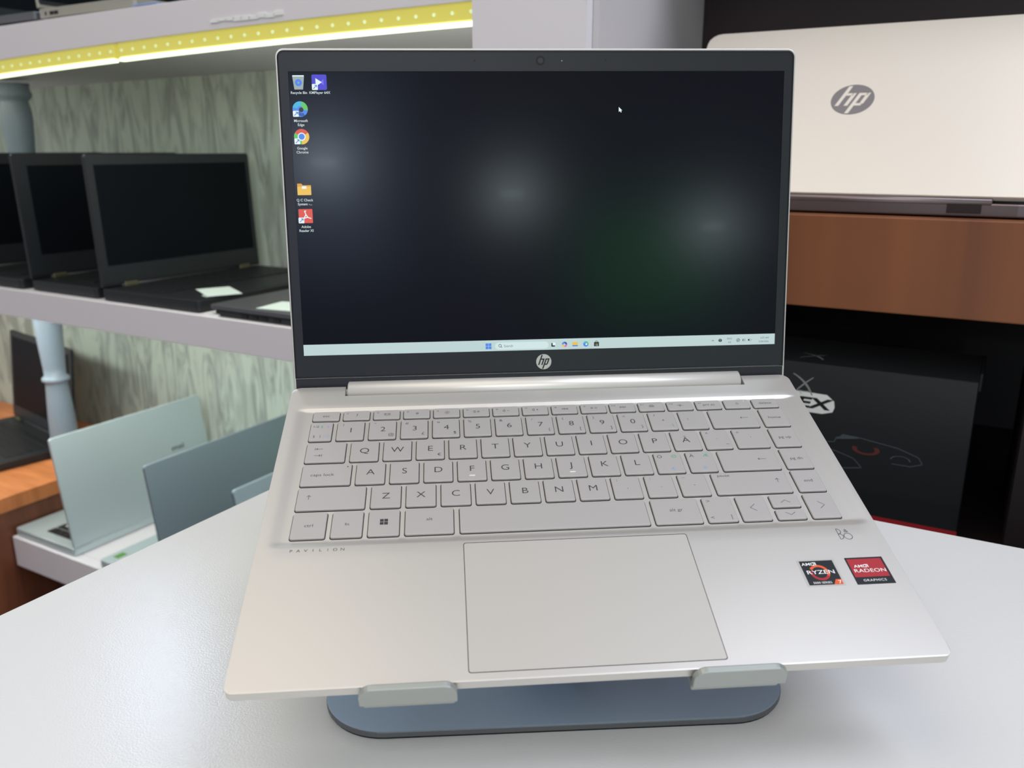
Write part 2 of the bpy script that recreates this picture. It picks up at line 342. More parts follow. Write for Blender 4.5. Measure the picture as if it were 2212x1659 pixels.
for i, a in enumerate('ASDFGHJKL'):
    K('A', 46.4 + i * P, 62.5 + i * P, (a, .5, .56, 3.6), *([('@bump', .5, .2, 1)] if a in 'FJ' else []))
K('A', 217.9, 233.6, ('Ö', .2, .80, 2.3), ('Ø', .74, .80, 2.3, 'legend_green'), ('Æ', .56, .2, 1.9, 'legend_blue')); K('A', 236.9, 252.5, ('Ä', .2, .80, 2.3), ('Æ', .74, .80, 2.3, 'legend_green'), ('Ø', .56, .2, 1.9, 'legend_blue'))
K('A', 255.9, 289.7, ('@back', .74, .52, 2.0)); K('A', 293.5, 309.0, ('pg dn', .5, .5, 1.9))
K('Z', 16.0, 52.8, ('@up', .17, .55, 2.4))
for i, a in enumerate('ZXCVBNM'): K('Z', 55.9 + i * P, 72.0 + i * P, (a, .5, .52, 3.6))
K('Z', 189.3, 205.1, (';', .2, .85, 2.0), (',', .52, .5, 2.2)); K('Z', 208.4, 224.2, (':', .2, .85, 2.0), ('.', .52, .5, 2.2)); K('Z', 227.4, 243.2, ('_', .2, .92, 2.2), ('-', .52, .5, 2.2))
K('Z', 246.9, 289.7, ('pause', .16, .86, 1.7), ('@up', .86, .55, 2.2)); K('Z', 293.6, 308.9, ('end', .5, .5, 1.9))
K('C', 15.9, 33.7, ('ctrl', .5, .5, 1.9)); K('C', 36.6, 52.7, ('fn', .5, .5, 1.9)); K('C', 55.7, 71.9, ('@win', .5, .53, 3.8)); K('C', 74.9, 100.4, ('alt', .5, .58, 1.9))
K('C', 103.7, 204.6); K('C', 207.7, 233.2, ('alt gr', .5, .55, 1.9)); K('C', 236.3, 252.3, ('>', .2, .85, 2.2), ('<', .16, .18, 2.2), ('|', .82, .2, 2.6))
K('C', 255.2, 271.0, ('@left', .5, .52, 5.0)); K('C', 274.3, 290.0, ('@caret', .5, .45, 2.0), y=(99.3, 108.8)); K('C', 274.3, 290.0, ('@vee', .5, .55, 2.0), y=(90.0, 97.4)); K('C', 293.5, 309.2, ('@right', .5, .52, 5.0))

def icon(bm, kind, x, y, mi):
    z = .0; w = .00026; J = 1.12 * MM
    s = lambda *p: [bm_stroke(bm, (x + a * J, y + b * J), (x + c * J, y + d * J), w, z, mi) for a, b, c, d in p]
    if kind == '@back': s((-2.2, 0, 2.2, 0), (-2.2, 0, -1.4, .7), (-2.2, 0, -1.4, -.7))
    elif kind == '@tab': s((-1.4, 2.6, 2, 2.6), (-1.4, 2.6, -.6, 3.3), (-1.4, 2.6, -.6, 1.9), (-2, 3.5, -2, 1.7), (-2, -2.6, 1.2, -2.6), (1.2, -2.6, .4, -1.9), (1.2, -2.6, .4, -3.3), (1.8, -1.7, 1.8, -3.5))
    elif kind == '@up': s((0, -1.4, 0, 1.5), (0, 1.5, -1, .5), (0, 1.5, 1, .5))
    elif kind == '@left': s((-1.5, 0, 1.3, 2.4), (-1.5, 0, 1.3, -2.4))
    elif kind == '@right': s((1.5, 0, -1.3, 2.4), (1.5, 0, -1.3, -2.4))
    elif kind == '@caret': s((0, .9, -2.4, -.9), (0, .9, 2.4, -.9))
    elif kind == '@vee': s((0, -.9, -2.4, .9), (0, -.9, 2.4, .9))
    elif kind == '@win':
        for a in (-1, 1):
            for c in (-1, 1): bm_flat(bm, rrect(x + (a * 1.12 - .98) * MM, x + (a * 1.12 + .98) * MM, y + (c * 1.12 - .98) * MM, y + (c * 1.12 + .98) * MM, 0), z, mi)
    elif kind == '@dot': bm_flat(bm, disc(x, y, .0004, 12), z, mi)
    elif kind == '@screen': s((-1.3, -.7, 1.3, -.7), (-1.3, .7, 1.3, .7), (-.9, -.7, -.9, .7), (.9, -.7, .9, .7), (-1.5, -.7, -1.5, .7), (1.5, -.7, 1.5, .7))
    elif kind in ('@dim', '@bright'):
        k = .9 if kind == '@dim' else 1.5
        for a in range(0, 360, 45): c_, s_ = math.cos(math.radians(a)), math.sin(math.radians(a)); s((c_ * k * .5, s_ * k * .5, c_ * k, s_ * k))
        bm_ring(bm, x, y, .0003, .0005, z, mi=mi, n=16)
    elif kind in ('@mute', '@down', '@upv'):
        s((-1.8, -.4, -1.8, .4), (-1.8, .4, -.8, 1), (-1.8, -.4, -.8, -1), (-.8, -1, -.8, 1))
        if kind == '@mute': bm_ring(bm, x + .0009, y, .0006, .0008, z, mi=mi, n=20); s((.4, -.5, 1.4, .5), (3.6, .8, 3.9, .8))
        else: s((.3, 0, 1.6, 0))
        if kind == '@upv': s((.95, -.65, .95, .65))
    elif kind in ('@prev', '@next', '@play'):
        d = -1 if kind == '@prev' else 1
        for t in ((-1.6, 0) if kind != '@play' else (-1.6,)): s((d * t, -.6, d * t, .6), (d * t, .6, d * (t + 1.2), 0), (d * t, -.6, d * (t + 1.2), 0))
        s((d * 1.5, -.6, d * 1.5, .6)); 
        if kind == '@play': s((.8, -.6, .8, .6))
    elif kind == '@kbd':
        for yy in (-.6, 0, .6): s((-1.5, yy, 1.5, yy))
        s((-.8, 1.3, -.6, .9), (.8, 1.3, .6, .9), (0, 1.4, 0, .9))
    elif kind == '@plane': s((-1.5, 0, 1.5, 0), (.2, 0, -.5, 1.2), (.2, 0, -.5, -1.2), (-1.4, 0, -1.6, .5))
    elif kind == '@power': bm_ring(bm, x, y, .0007, .0009, z, 120, 420, mi=mi, n=24); s((0, .2, 0, 1.1))

def key_mesh(w, d):
    bm = bmesh.new(); r = .0011
    rings = [(0, -.0012, r), (0, -.00030, r), (.00012, -.00010, r), (.00034, 0, r - .0002)]
    prev = None
    for ins, z, rr in rings:
        cur = [bm.verts.new((x, y, z)) for x, y in rrect(ins, w - ins, ins, d - ins, rr, 4)]
        if prev:
            for i in range(len(cur)): bm.faces.new((prev[i], prev[(i + 1) % len(cur)], cur[(i + 1) % len(cur)], cur[i])).smooth = True
        prev = cur
    bm.faces.new(prev)
    me = bpy.data.meshes.new('key'); bm.to_mesh(me); bm.free(); me.materials.append(M['key']); return me
cache = {}
wells = bmesh.new()
for (x0, x1, y0, y1, leg) in KEYS:
    k_ = (round(x1 - x0, 1), round(y1 - y0, 1))
    if k_ not in cache: cache[k_] = key_mesh(k_[0] * MM, k_[1] * MM)
    ko = bpy.data.objects.new('key', cache[k_]); COL.objects.link(ko); ko.parent = lap; ko.location = (x0 * MM, y0 * MM, 0.0)
    bm_flat(wells, rrect((x0 - .42) * MM, (x1 + .40) * MM, (y0 - .55) * MM, (y1 + .30) * MM, .0014, 4), -.00112)
    if leg:
        bm = bmesh.new(); mats = [M['legend']]
        for l in leg:
            t, rx, ry, h = l[:4]; mi = 0
            mm_ = M[l[4]] if len(l) > 4 else (M['white_mark'] if t == '@bump' else M['legend'])
            if mm_ not in mats: mats.append(mm_)
            mi = mats.index(mm_)
            x = (x1 - x0) * rx * MM; y = (y1 - y0) * ry * MM
            h *= 1.42 if h > 3.2 else (1.30 if len(t) > 2 else 1.22)
            if t == '@bump': bm_box(bm, x - .0016, x + .0016, y - .0003, y + .0003, -.00002, .0003, mi)
            elif t[0] == '@' and len(t) > 1: icon(bm, t, x, y, mi)
            else: bm_text(bm, t, x, y, h * MM * .92, 0, mi, off=-0.008, sx=1.12)
        lo = from_bm('legend', bm, mats, ko); lo.location = (0, 0, .00004)
onlap('key_well', wells, M['well'])
# touchpad: dark slot and pad
bm = bmesh.new(); bm_flat(bm, rrect(.1050, .2216, .0042, .0824, .0014, 4), .00003); onlap('touchpad_gap', bm, M['well'])
bm = bmesh.new(); bm_prism(bm, rrect(.10535, .22125, .00455, .08195, .0012, 4), .0000, .00012); onlap('touchpad', bm, M['pad'])
# deck lettering
bm = bmesh.new()
for i, ch in enumerate('PAVILION'): bm_text(bm, ch, .0180 + i * (.0258 / 7), .0816, .0019, .00005, 0, off=-.01, sx=1.15)
onlap('lettering', bm, M['legend'])
bm = bmesh.new(); z = .00005; w_ = .00032
bm_stroke(bm, (.3018, .0812), (.3018, .0738), w_, z); 
bm_ring(bm, .3018, .0793, .00190 - w_ / 2, .00190 + w_ / 2, z, -90, 90, 20); bm_ring(bm, .3020, .0757, .00190 - w_ / 2, .00190 + w_ / 2, z, -90, 90, 20)
bm_ring(bm, .3065, .0757, .00215 - w_ / 2, .00215 + w_ / 2, z); bm_text(bm, '&', .3066, .0797, .0024, z, off=-.01, sx=1.2)
onlap('audio_emblem', bm, M['legend'])
# stickers
def sticker(x0, x1, y0, y1, kind):
    bm = bmesh.new(); w, h = x1 - x0, y1 - y0
    if kind == 'a':
        mt = [M['emblem_silver'], M['bezel'], M['white_mark'], M['orange'], M['red']]
        bm_prism(bm, rrect(x0, x1, y0, y1, .0006, 3), .0, .00010, 0)
        o = onlap('sticker', bm, M['emblem_silver']); bm = bmesh.new()
        bm_flat(bm, rrect(x0 + .0011, x1 - .0012, y0 + .0008, y1 - .0009, .0002), .00013, 1)
        bm_ring(bm, x0 + w * .47, y0 + h * .50, .0036, .0050, .00016, 150, -30, 30, 3); bm_ring(bm, x0 + w * .47, y0 + h * .50, .0036, .0050, .00016, 330, 170, 30, 4)
        bm_text(bm, 'AMD', x0 + .0018, y1 - .0030, .0018, .00019, 2, 'LEFT', sx=1.25, off=.02)
        bm_stroke(bm, (x0 + .0072, y1 - .0022), (x0 + .0092, y1 - .0022), .0005, .00019, 2); bm_stroke(bm, (x0 + .0090, y1 - .0040), (x0 + .0090, y1 - .0021), .0005, .00019, 2); bm_stroke(bm, (x0 + .0074, y1 - .0038), (x0 + .0083, y1 - .0038), .0007, .00019, 2)
        bm_text(bm, 'RYZEN', x0 + w * .50, y0 + h * .52, .0025, .00019, 2, sx=1.35, off=.01)
        bm_text(bm, '5000 SERIES', x0 + w * .42, y0 + h * .13, .0013, .00019, 2, sx=1.05)
        bm_flat(bm, [(x0 + w * .70, y0 + .0008), (x1 - .0012, y0 + .0008), (x1 - .0012, y0 + .0040), (x0 + w * .79, y0 + .0040)], .00016, 3)
        bm_text(bm, '7', x0 + w * .87, y0 + .0023, .0021, .00019, 2, sx=1.3)
    else:
        mt = [M['bezel'], M['red'], M['white_mark']]
        bm_prism(bm, rrect(x0, x1, y0, y1, .0002, 2), .0, .00010, 0)
        o = onlap('sticker', bm, M['bezel']); bm = bmesh.new()
        bm_flat(bm, rrect(x0 + .0008, x1 - .0011, y0 + .0046, y1 - .0010, .0001), .00013, 1)
        bm_text(bm, 'AMD', x0 + .0028, y1 - .0058, .0018, .00019, 2, 'LEFT', sx=1.25, off=.02)
        bm_stroke(bm, (x0 + .0082, y1 - .0050), (x0 + .0102, y1 - .0050), .0005, .00019, 2); bm_stroke(bm, (x0 + .0100, y1 - .0067), (x0 + .0100, y1 - .0049), .0005, .00019, 2); bm_stroke(bm, (x0 + .0084, y1 - .0065), (x0 + .0093, y1 - .0065), .0007, .00019, 2)
        bm_text(bm, 'RADEON', x0 + w * .51, y0 + h * .50, .0023, .00019, 2, sx=1.28, off=.0)
        bm_text(bm, 'GRAPHICS', x0 + w * .50, y0 + h * .14, .0015, .00019, 2, sx=1.1, spacing=1.15)
    from_bm('sticker_print', bm, mt, o)
M['foil'] = mat('holographic_foil', lin(200, 205, 215), 0.18, 1.0)
sticker(.2728, .2924, .0432, .0606, 'a'); sticker(.2980, .3177, .0432, .0607, 'r')
# power light
bm = bmesh.new(); bm_flat(bm, disc(.2869, .1958, .0003, 12), .00006); onlap('power_light', bm, X['white'])
# hinge barrel
def barrel(name, x0, x1, cy, cz, r, m, parent, mtx=None, a0=0, a1=360, n=40, ch=.0012):
    bm = bmesh.new(); prof = [(x0, r - ch), (x0 + ch * .6, r), (x1 - ch * .6, r), (x1, r - ch)]; rows = []
    for x, rr in prof: rows.append([bm.verts.new((x, cy + rr * math.cos(2 * math.pi * k / n), cz + rr * math.sin(2 * math.pi * k / n))) for k in range(n)])
    for i in range(3):
        for k in range(n): bm.faces.new((rows[i][k], rows[i][(k + 1) % n], rows[i + 1][(k + 1) % n], rows[i + 1][k])).smooth = True
    bm.faces.new(rows[0]); bm.faces.new(rows[-1][::-1]); bmesh.ops.recalc_face_normals(bm, faces=bm.faces)
    return from_bm(name, bm, m, parent, mtx)
barrel('hinge_barrel', .0352, .2920, .2222, -.0035, .0070, M['barrel'], lap)
bm = bmesh.new(); bm_box(bm, .0341, .2932, .2139, .2237, -.0100, -.0060); onlap('hinge_slot', bm, M['rubber'])
# lid -----------------------------------------------------------------
TH = math.radians(63.99)
LID = Matrix.Translation((0, .2274, 0)) @ Matrix.Rotation(TH, 4, 'X')
LW = .325
bm = bmesh.new(); bm_prism(bm, rrect(.0006, LW - .0006, -.0040, .2062, .0050, 6, (0, 0, 1, 1)), -.0052, .0000)
lid = from_bm('lid', bm, M['shell'], lap, LID); bevel(lid, .0004, 2)
def onlid(name, bm, m, parent=None):
    return from_bm(name, bm, m, parent or lap, None if parent else LID)
def frame_pts(o, i):   # strip frame between two loops
    pass
bm = bmesh.new()
out = rrect(.0018, LW - .0018, .0042, .2048, .0040, 6, (0, 0, 1, 1)); z = .00035
sx0, sx1, sy0, sy1 = .0078, .3172, .0187, .1927
# bezel built as four joined bars around the panel, with one raised outer loop
for (a, b_, c, d) in ((.0018, sx0, .0042, .2008), (sx1, LW - .0018, .0042, .2008), (sx0, sx1, .0042, sy0), (sx0, sx1, sy1, .2008)): bm_box(bm, a, b_, c, d, 0, z)
bm_prism(bm, rrect(.0018, LW - .0018, .2008, .2048, .0039, 6, (0, 0, 1, 1)), 0, z)
bz = onlid('screen_bezel', bm, M['bezel'])
bm = bmesh.new(); pr = rrect(.0016, LW - .0016, .0040, .2050, .0041, 6, (0, 0, 1, 1)); pi_ = rrect(.0025, LW - .0025, .0049, .2041, .0032, 6, (0, 0, 1, 1))
for i in range(len(pr)):
    j = (i + 1) % len(pr); v = [bm.verts.new((*pr[i], .0003)), bm.verts.new((*pr[j], .0003)), bm.verts.new((*pi_[j], .0006)), bm.verts.new((*pi_[i], .0006))]; bm.faces.new(v)
onlid('rubber_rim', bm, M['rubber'])
bm = bmesh.new(); bm_box(bm, .0018, LW - .0018, -.0036, .0038, -.0002, .0001); onlid('chin_strip', bm, M['chin'])
bm = bmesh.new(); bm_box(bm, .0040, LW - .0040, .0042, .0046, .00033, .0008); bevel(onlid('chin_ridge', bm, M['bezel']), .0002, 1)
bm = bmesh.new(); bm_flat(bm, [(sx0, sy0), (sx1, sy0), (sx1, sy1), (sx0, sy1)], .00005); screen = onlid('screen', bm, M['screen'])
bm = bmesh.new(); emblem(bm, .1622, .0109, .0050, .0004, 0, 1); onlid('emblem', bm, [M['emblem_silver'], M['bezel']])
bm = bmesh.new(); bm_ring(bm, .1619, .1990, .0017, .0028, .0005, mi=0); bm_flat(bm, disc(.1619, .1990, .0017), .00045, 1); onlid('webcam', bm, [M['rubber'], M['black_bezel']])
for xx in (.1212, .2028):
    bm = bmesh.new(); bm_flat(bm, disc(xx, .1990, .0005, 16), .0005); onlid('microphone_hole', bm, M['rubber'])
bm = bmesh.new(); bm_flat(bm, disc(.1752, .1988, .0004, 12), .0005); onlid('camera_light', bm, M['print_grey'])
# desktop
Z0, Z1, Z2, Z3 = .00010, .00013, .00016, .00019
def shortcut(bm, x, y, mats):
    bm_flat(bm, rrect(x - .0045, x - .0010, y - .0045, y - .0010, .0004, 3), Z2, 0)
    bm_stroke(bm, (x - .0037, y - .0038), (x - .0019, y - .0020), .0004, Z3, 1); bm_stroke(bm, (x - .0029, y - .0018), (x - .0017, y - .0018), .0004, Z3, 1); bm_stroke(bm, (x - .0017, y - .0029), (x - .0017, y - .0017), .0004, Z3, 1)
def icon_obj(name, x, y, draw, mats, label, cut=True, ly=-.0068):
    bm = bmesh.new(); mats = [X['white'], X['blue']] + mats; draw(bm, x, y)
    if cut: shortcut(bm, x, y, mats)
    for i, s in enumerate(label): bm_text(bm, s, x, y + ly - i * .0024, .00155, Z1, len(mats), off=.02)
    onlid(name, bm, mats + [X['text']], screen)
def d_bin(bm, x, y):
    bm_flat(bm, [(x - .0026, y - .0042), (x + .0026, y - .0042), (x + .0036, y + .0040), (x - .0036, y + .0040)], Z0, 2); bm_ring(bm, x, y - .0002, .0009, .0021, Z1, n=3, mi=3)
    bm_ring(bm, x, y - .0002, .0009, .0021, Z1, 30, 390, n=24, mi=3); bm_flat(bm, rrect(x - .0034, x + .0034, y + .0034, y + .0041, .0002), Z1, 0)
icon_obj('desktop_icon', .0137, .1864, d_bin, [X['bin'], X['ltblue']], ['Recycle Bin'], False, -.0060)
def d_play(bm, x, y):
    bm_flat(bm, rrect(x - .0045, x + .0045, y - .0045, y + .0045, .0008, 3), Z0, 2); bm_flat(bm, [(x - .0022, y - .0024), (x + .0016, y), (x - .0022, y + .0024)], Z2, 0); bm_flat(bm, [(x + .0026, y - .0018), (x + .0026, y + .0018), (x + .0004, y)], Z1, 3)
icon_obj('desktop_icon', .0262, .1864, d_play, [X['violet'], X['lilac']], ['KMPlayer 64X'], True, -.0060)
def d_edge(bm, x, y, k=1.0, z=0):
    R0 = .0046 * k; n = 18
    bm_flat(bm, disc(x, y, R0, 40), Z0 + z, 2); bm_ring(bm, x, y, .0018 * k, R0, Z1 + z, -10, 75, n, 3); bm_ring(bm, x, y, .0018 * k, R0, Z1 + z, 75, 165, n, 4); bm_flat(bm, disc(x + .0006 * k, y - .0004 * k, .0014 * k, 24), Z2 + z, 5)
    bm_ring(bm, x + .001 * k, y - .0008 * k, .0016 * k, .0034 * k, Z2 + z, 200, 300, n, 6)
icon_obj('desktop_icon', .0139, .1707, d_edge, [X['ltblue'], X['green'], X['cyan'], X['dark'], X['navy']], ['Microsoft', 'Edge'])
def d_chrome(bm, x, y):
    R0 = .0046
    bm_ring(bm, x, y, .0014, R0, Z0, 30, 150, 20, 2); bm_ring(bm, x, y, .0014, R0, Z0, -90, 30, 20, 3); bm_ring(bm, x, y, .0014, R0, Z0, 150, 270, 20, 4)
    bm_flat(bm, disc(x, y, .0024, 30), Z1, 0); bm_flat(bm, disc(x, y, .0018, 30), Z2, 5)
icon_obj('desktop_icon', .0139, .1544, d_chrome, [X['redp'], X['yellow'], X['green'], X['ltblue']], ['Google', 'Chrome'])
def d_folder(bm, x, y):
    bm_flat(bm, [(x - .0042, y - .0032), (x + .0042, y - .0032), (x + .0042, y + .0028), (x - .0008, y + .0028), (x - .0016, y + .0038), (x - .0042, y + .0038)], Z0, 2); bm_flat(bm, rrect(x - .0042, x + .0042, y - .0032, y + .0020, .0004), Z1, 3); bm_flat(bm, rrect(x - .0014, x + .0014, y + .0006, y + .0022, .0003), Z2, 0)
icon_obj('desktop_icon', .0137, .1225, d_folder, [X['amber'], X['yellow']], ['Q C Check', 'System -...'], False, -.0062)
def d_pdf(bm, x, y):
    bm_flat(bm, rrect(x - .0043, x + .0043, y - .0044, y + .0042, .0004), Z0, 2)
    for a, b_ in (((-.0006, .0030), (.0002, .0008)), ((.0002, .0008), (-.0014, -.0020)), ((.0002, .0008), (.0014, -.0010)), ((.0014, -.0010), (.0034, -.0016)), ((-.0010, -.0014), (.0014, -.0008)), ((-.0006, .0030), (.0004, .0030))): bm_stroke(bm, (x + a[0], y + a[1]), (x + b_[0], y + b_[1]), .0006, Z1, 0)
icon_obj('desktop_icon', .0137, .1066, d_pdf, [X['redp']], ['Adobe', 'Reader XI'], True, -.0066)
bm = bmesh.new(); bm_flat(bm, [(.2112, .1712), (.2112, .1682), (.2120, .1688), (.2125, .1678), (.2130, .1681), (.2126, .1690), (.2134, .1691)], Z1, 0); onlid('mouse_pointer', bm, [X['white']], screen)
bm = bmesh.new(); T = .0219
bm_flat(bm, [(sx0, sy0), (sx1, sy0), (sx1, .0257), (sx0, .0257)], Z0, 0)
mats = [X['task'], X['pill'], X['ltblue'], X['ink'], X['dark'], X['pink'], X['yellow'], X['cyan'], X['green'], X['navy'], X['white'], X['redp']]
for a in (-1, 1):
    for c in (-1, 1): bm_flat(bm, rrect(.1262 + a * .0010 - .0009, .1262 + a * .0010 + .0009, T + c * .0010 - .0009, T + c * .0010 + .0009, .0001), Z1, 2)
bm_flat(bm, rrect(.1305, .1655, T - .0023, T + .0023, .0023, 6), Z1, 1)
bm_ring(bm, .1337, T + .0002, .0007, .0010, Z2, mi=4, n=20); bm_stroke(bm, (.1344, T - .0005), (.1350, T - .0011), .0003, Z2, 4)
bm_text(bm, 'Search', .1362, T, .0016, Z2, 3, 'LEFT')
bm_flat(bm, rrect(.1673, .1697, T - .0013, T + .0011, .0002), Z1, 4); bm_flat(bm, rrect(.1682, .1700, T - .0004, T + .0014, .0002), Z2, 10)
bm_ring(bm, .1760, T, .0006, .0018, Z1, 0, 90, 10, 9); bm_ring(bm, .1760, T, .0006, .0018, Z1, 90, 180, 10, 2); bm_ring(bm, .1760, T, .0006, .0018, Z1, 180, 270, 10, 6); bm_ring(bm, .1760, T, .0006, .0018, Z1, 270, 360, 10, 5)
bm_flat(bm, rrect(.1812, .1848, T - .0012, T + .0014, .0002), Z1, 6); bm_flat(bm, rrect(.1812, .1848, T - .0014, T - .0006, .0002), Z2, 2)
bm_flat(bm, disc(.1901, T, .0018, 30), Z1, 2); bm_ring(bm, .1901, T, .0007, .0018, Z2, -10, 80, 12, 8); bm_ring(bm, .1901, T, .0007, .0018, Z2, 80, 160, 12, 7); bm_flat(bm, disc(.1904, T - .0002, .0006, 16), Z3, 10)
bm_flat(bm, rrect(.1955, .1988, T - .0017, T + .0011, .0003), Z1, 4); bm_ring(bm, .19715, T + .0011, .0006, .0009, Z1, 0, 180, 12, 4); bm_flat(bm, rrect(.1965, .1971, T - .0006, T, .0), Z2, 11); bm_flat(bm, rrect(.1973, .1979, T - .0006, T, .0), Z2, 8); bm_flat(bm, rrect(.1965, .1971, T - .0013, T - .0008, .0), Z2, 2); bm_flat(bm, rrect(.1973, .1979, T - .0013, T - .0008, .0), Z2, 6)
bm_stroke(bm, (.2743, T - .0003), (.2751, T + .0004), .0003, Z1, 3); bm_stroke(bm, (.2751, T + .0004), (.2759, T - .0003), .0003, Z1, 3)
bm_ring(bm, .2801, T, .0006, .0012, Z1, -20, 200, 16, 4); bm_flat(bm, disc(.2801, T - .0003, .0011, 20, .0006), Z1, 3)
bm_text(bm, 'ENG', .2865, T + .0012, .0012, Z1, 3); bm_text(bm, 'US', .2865, T - .0012, .0012, Z1, 3)
bm_ring(bm, .2923, T, .0009, .0012, Z1, mi=3, n=20); bm_ring(bm, .2923, T, .0003, .0005, Z1, mi=3, n=12); bm_stroke(bm, (.2915, T - .0008), (.2931, T + .0008), .0002, Z1, 3)
bm_flat(bm, [(.2952, T - .0004), (.2959, T - .0010), (.2959, T + .0010), (.2952, T + .0004)], Z1, 3); bm_ring(bm, .2959, T, .0006, .0008, Z1, -50, 50, 8, 3); bm_ring(bm, .2959, T, .0011, .0013, Z1, -50, 50, 8, 3)
bm_ring(bm, .3003, T, .0011, .0014, Z1, 0, 360, 4, 3, .6); bm_flat(bm, rrect(.2990, .3000, T - .0006, T + .0006, .0001), Z1, 4)
bm_text(bm, '5:37 AM', .3131, T + .0012, .0012, Z1, 3, 'RIGHT'); bm_text(bm, '5/26/2026', .3131, T - .0012, .0012, Z1, 3, 'RIGHT')
onlid('taskbar', bm, mats, screen)

# ------------------------------------------------------------------ shelving
def seg_box(bm, a0, a1, b0, b1, z0, z1, s0, s1, n=14):
    """box along the shelf whose lower / upper edge sags by s0 / s1 towards the far left end"""
    rows = []
    for i in range(n + 1):
        a = a0 + (a1 - a0) * i / n; q = (max(0, -a - .5) / .92) ** 2; q = min(q, 2.2)
        rows.append([bm.verts.new(p) for p in ((a, b0, z0 - s0 * q + EYE), (a, b1, z0 - s0 * q + EYE), (a, b1, z1 - s1 * q + EYE), (a, b0, z1 - s1 * q + EYE))])
    for i in range(n):
        for k in range(4): bm.faces.new((rows[i][k], rows[i][(k + 1) % 4], rows[i + 1][(k + 1) % 4], rows[i + 1][k]))
    bm.faces.new(rows[0][::-1]); bm.faces.new(rows[-1]); bmesh.ops.recalc_face_normals(bm, faces=bm.faces)
up = thing('shelf', 'upper white shelf with the yellow-green light strip under its front', 'shelf', RM)
bm = bmesh.new(); seg_box(bm, -2.3, -.501, .849, 1.199, .140, .190, .004, .006); from_bm('board', bm, M['white_board'], up)
bm = bmesh.new(); seg_box(bm, -2.3, -.501, .829, .848, .1525, .190, .0175, .006); bevel(from_bm('front_edge', bm, M['white_board'], up), .001)
sh2 = thing('shelf', 'middle white shelf carrying the row of open black laptops', 'shelf', RM)
bm = bmesh.new(); bm_box(bm, -2.6, -.501, .85, 1.199, -.270 + EYE, -.236 + EYE); from_bm('board', bm, M['white_board'], sh2)
bm = bmesh.new(); bm_box(bm, -2.6, -.501, .828, .85, -.284 + EYE, -.236 + EYE); bevel(from_bm('front_edge', bm, M['white_board'], sh2), .001)
sh3 = thing('shelf', 'low white shelf carrying the silver laptops seen from behind', 'shelf', RM)
bm = bmesh.new(); bm_box(bm, -1.618, -.501, .85, 1.199, -.780 + EYE, -.737 + EYE); from_bm('board', bm, M['white_board'], sh3)
bm = bmesh.new(); bm_box(bm, -1.618, -.501, .828, .85, -.800 + EYE, -.737 + EYE); bevel(from_bm('front_edge', bm, M['white_board'], sh3), .0015)
# light strip: yellow channel, row of diodes, glowing bar
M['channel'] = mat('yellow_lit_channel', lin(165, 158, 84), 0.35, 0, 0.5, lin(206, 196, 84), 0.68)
M['bar'] = mat('light_bar', (1, 1, 1), 0.3, 0, 0.5, (0.80, 1.0, 0.62), 2.2)
M['diode'] = mat('diode', (0.8, 1, 0.9), 0.3, 0, 0.5, lin(190, 206, 112), 0.6)
ls = thing('led_strip', 'glowing yellow-green light strip along the underside of the upper white shelf', 'light strip', RM)
for (a0, a1) in ((-2.3, -1.137), (-1.127, -.503)):
    bm = bmesh.new(); seg_box(bm, a0, a1, .832, .848, .1335, .1520, .0185, .0175); bevel(from_bm('channel', bm, M['channel'], ls), .001, 1)
    bm = bmesh.new(); seg_box(bm, a0 + .0025, a1 - .001, .830, .840, .1284, .1328, .0185, .0185); bevel(from_bm('light_bar', bm, M['bar'], ls), .0015, 2)
bm = bmesh.new(); bm_prism(bm, disc(0, 0, .0019, 12), 0, .0008); dm = bpy.data.meshes.new('diode'); bm.to_mesh(dm); bm.free(); dm.materials.append(M['diode'])
a = -1.56
while a < -.51:
    o = bpy.data.objects.new('diode', dm); COL.objects.link(o); o.parent = ls; o.matrix_local = Matrix.Translation((a, .832, .1425 - .018 * ((-a - .5) / .92) ** 2 + EYE)) @ Matrix.Rotation(math.radians(90), 4, 'X'); a += .0245
# turned posts
def lathe(name, prof, m, parent, n=28):
    bm = bmesh.new(); rows = [[bm.verts.new((r * math.cos(2 * math.pi * k / n), r * math.sin(2 * math.pi * k / n), z)) for k in range(n)] for r, z in prof]
    for i in range(len(rows) - 1):
        for k in range(n): bm.faces.new((rows[i][k], rows[i][(k + 1) % n], rows[i + 1][(k + 1) % n], rows[i + 1][k])).smooth = True
    bm.faces.new(rows[0][::-1]); bm.faces.new(rows[-1]); return from_bm(name, bm, m, parent)
def post(k, z0, z1, label, prof):
    """profile radii and heights measured in the plane b = .88, k moves the post deeper"""
    t = thing('turned_post', label, 'post', ABZ(-1.478 * k, .88 * k, 0)); 
    pr = [(r, z) for r, z in ((r * k, z * k) for r, z in prof) if z0 + .002 < z < z1 - .002]
    pr = [(pr[0][0], z0)] + pr + [(pr[-1][0], z1)]
    lathe('shaft', pr, M['post'], t); return t
post(1.18, -.236, .125, 'upper turned grey post rising behind the black laptops', [(.024, -.2), (.021, -.17), (.020, -.10), (.0192, -.05), (.0206, -.014), (.0232, .02), (.0247, .045), (.0245, .06), (.022, .074), (.0215, .078), (.026, .082), (.0288, .087), (.0285, .091), (.0262, .094), (.0272, .105), (.0275, .112), (.026, .125)])
post(1.15, -.655, -.270, 'lower turned grey-blue post with a thin ring, below the middle shelf', [(.0245, -.55), (.0240, -.512), (.023, -.48), (.0205, -.44), (.0187, -.415), (.0192, -.413), (.0235, -.410), (.024, -.4065), (.0225, -.4035), (.0186, -.401), (.0190, -.385), (.0205, -.36), (.0235, -.305), (.025, -.27), (.0255, -.24)])

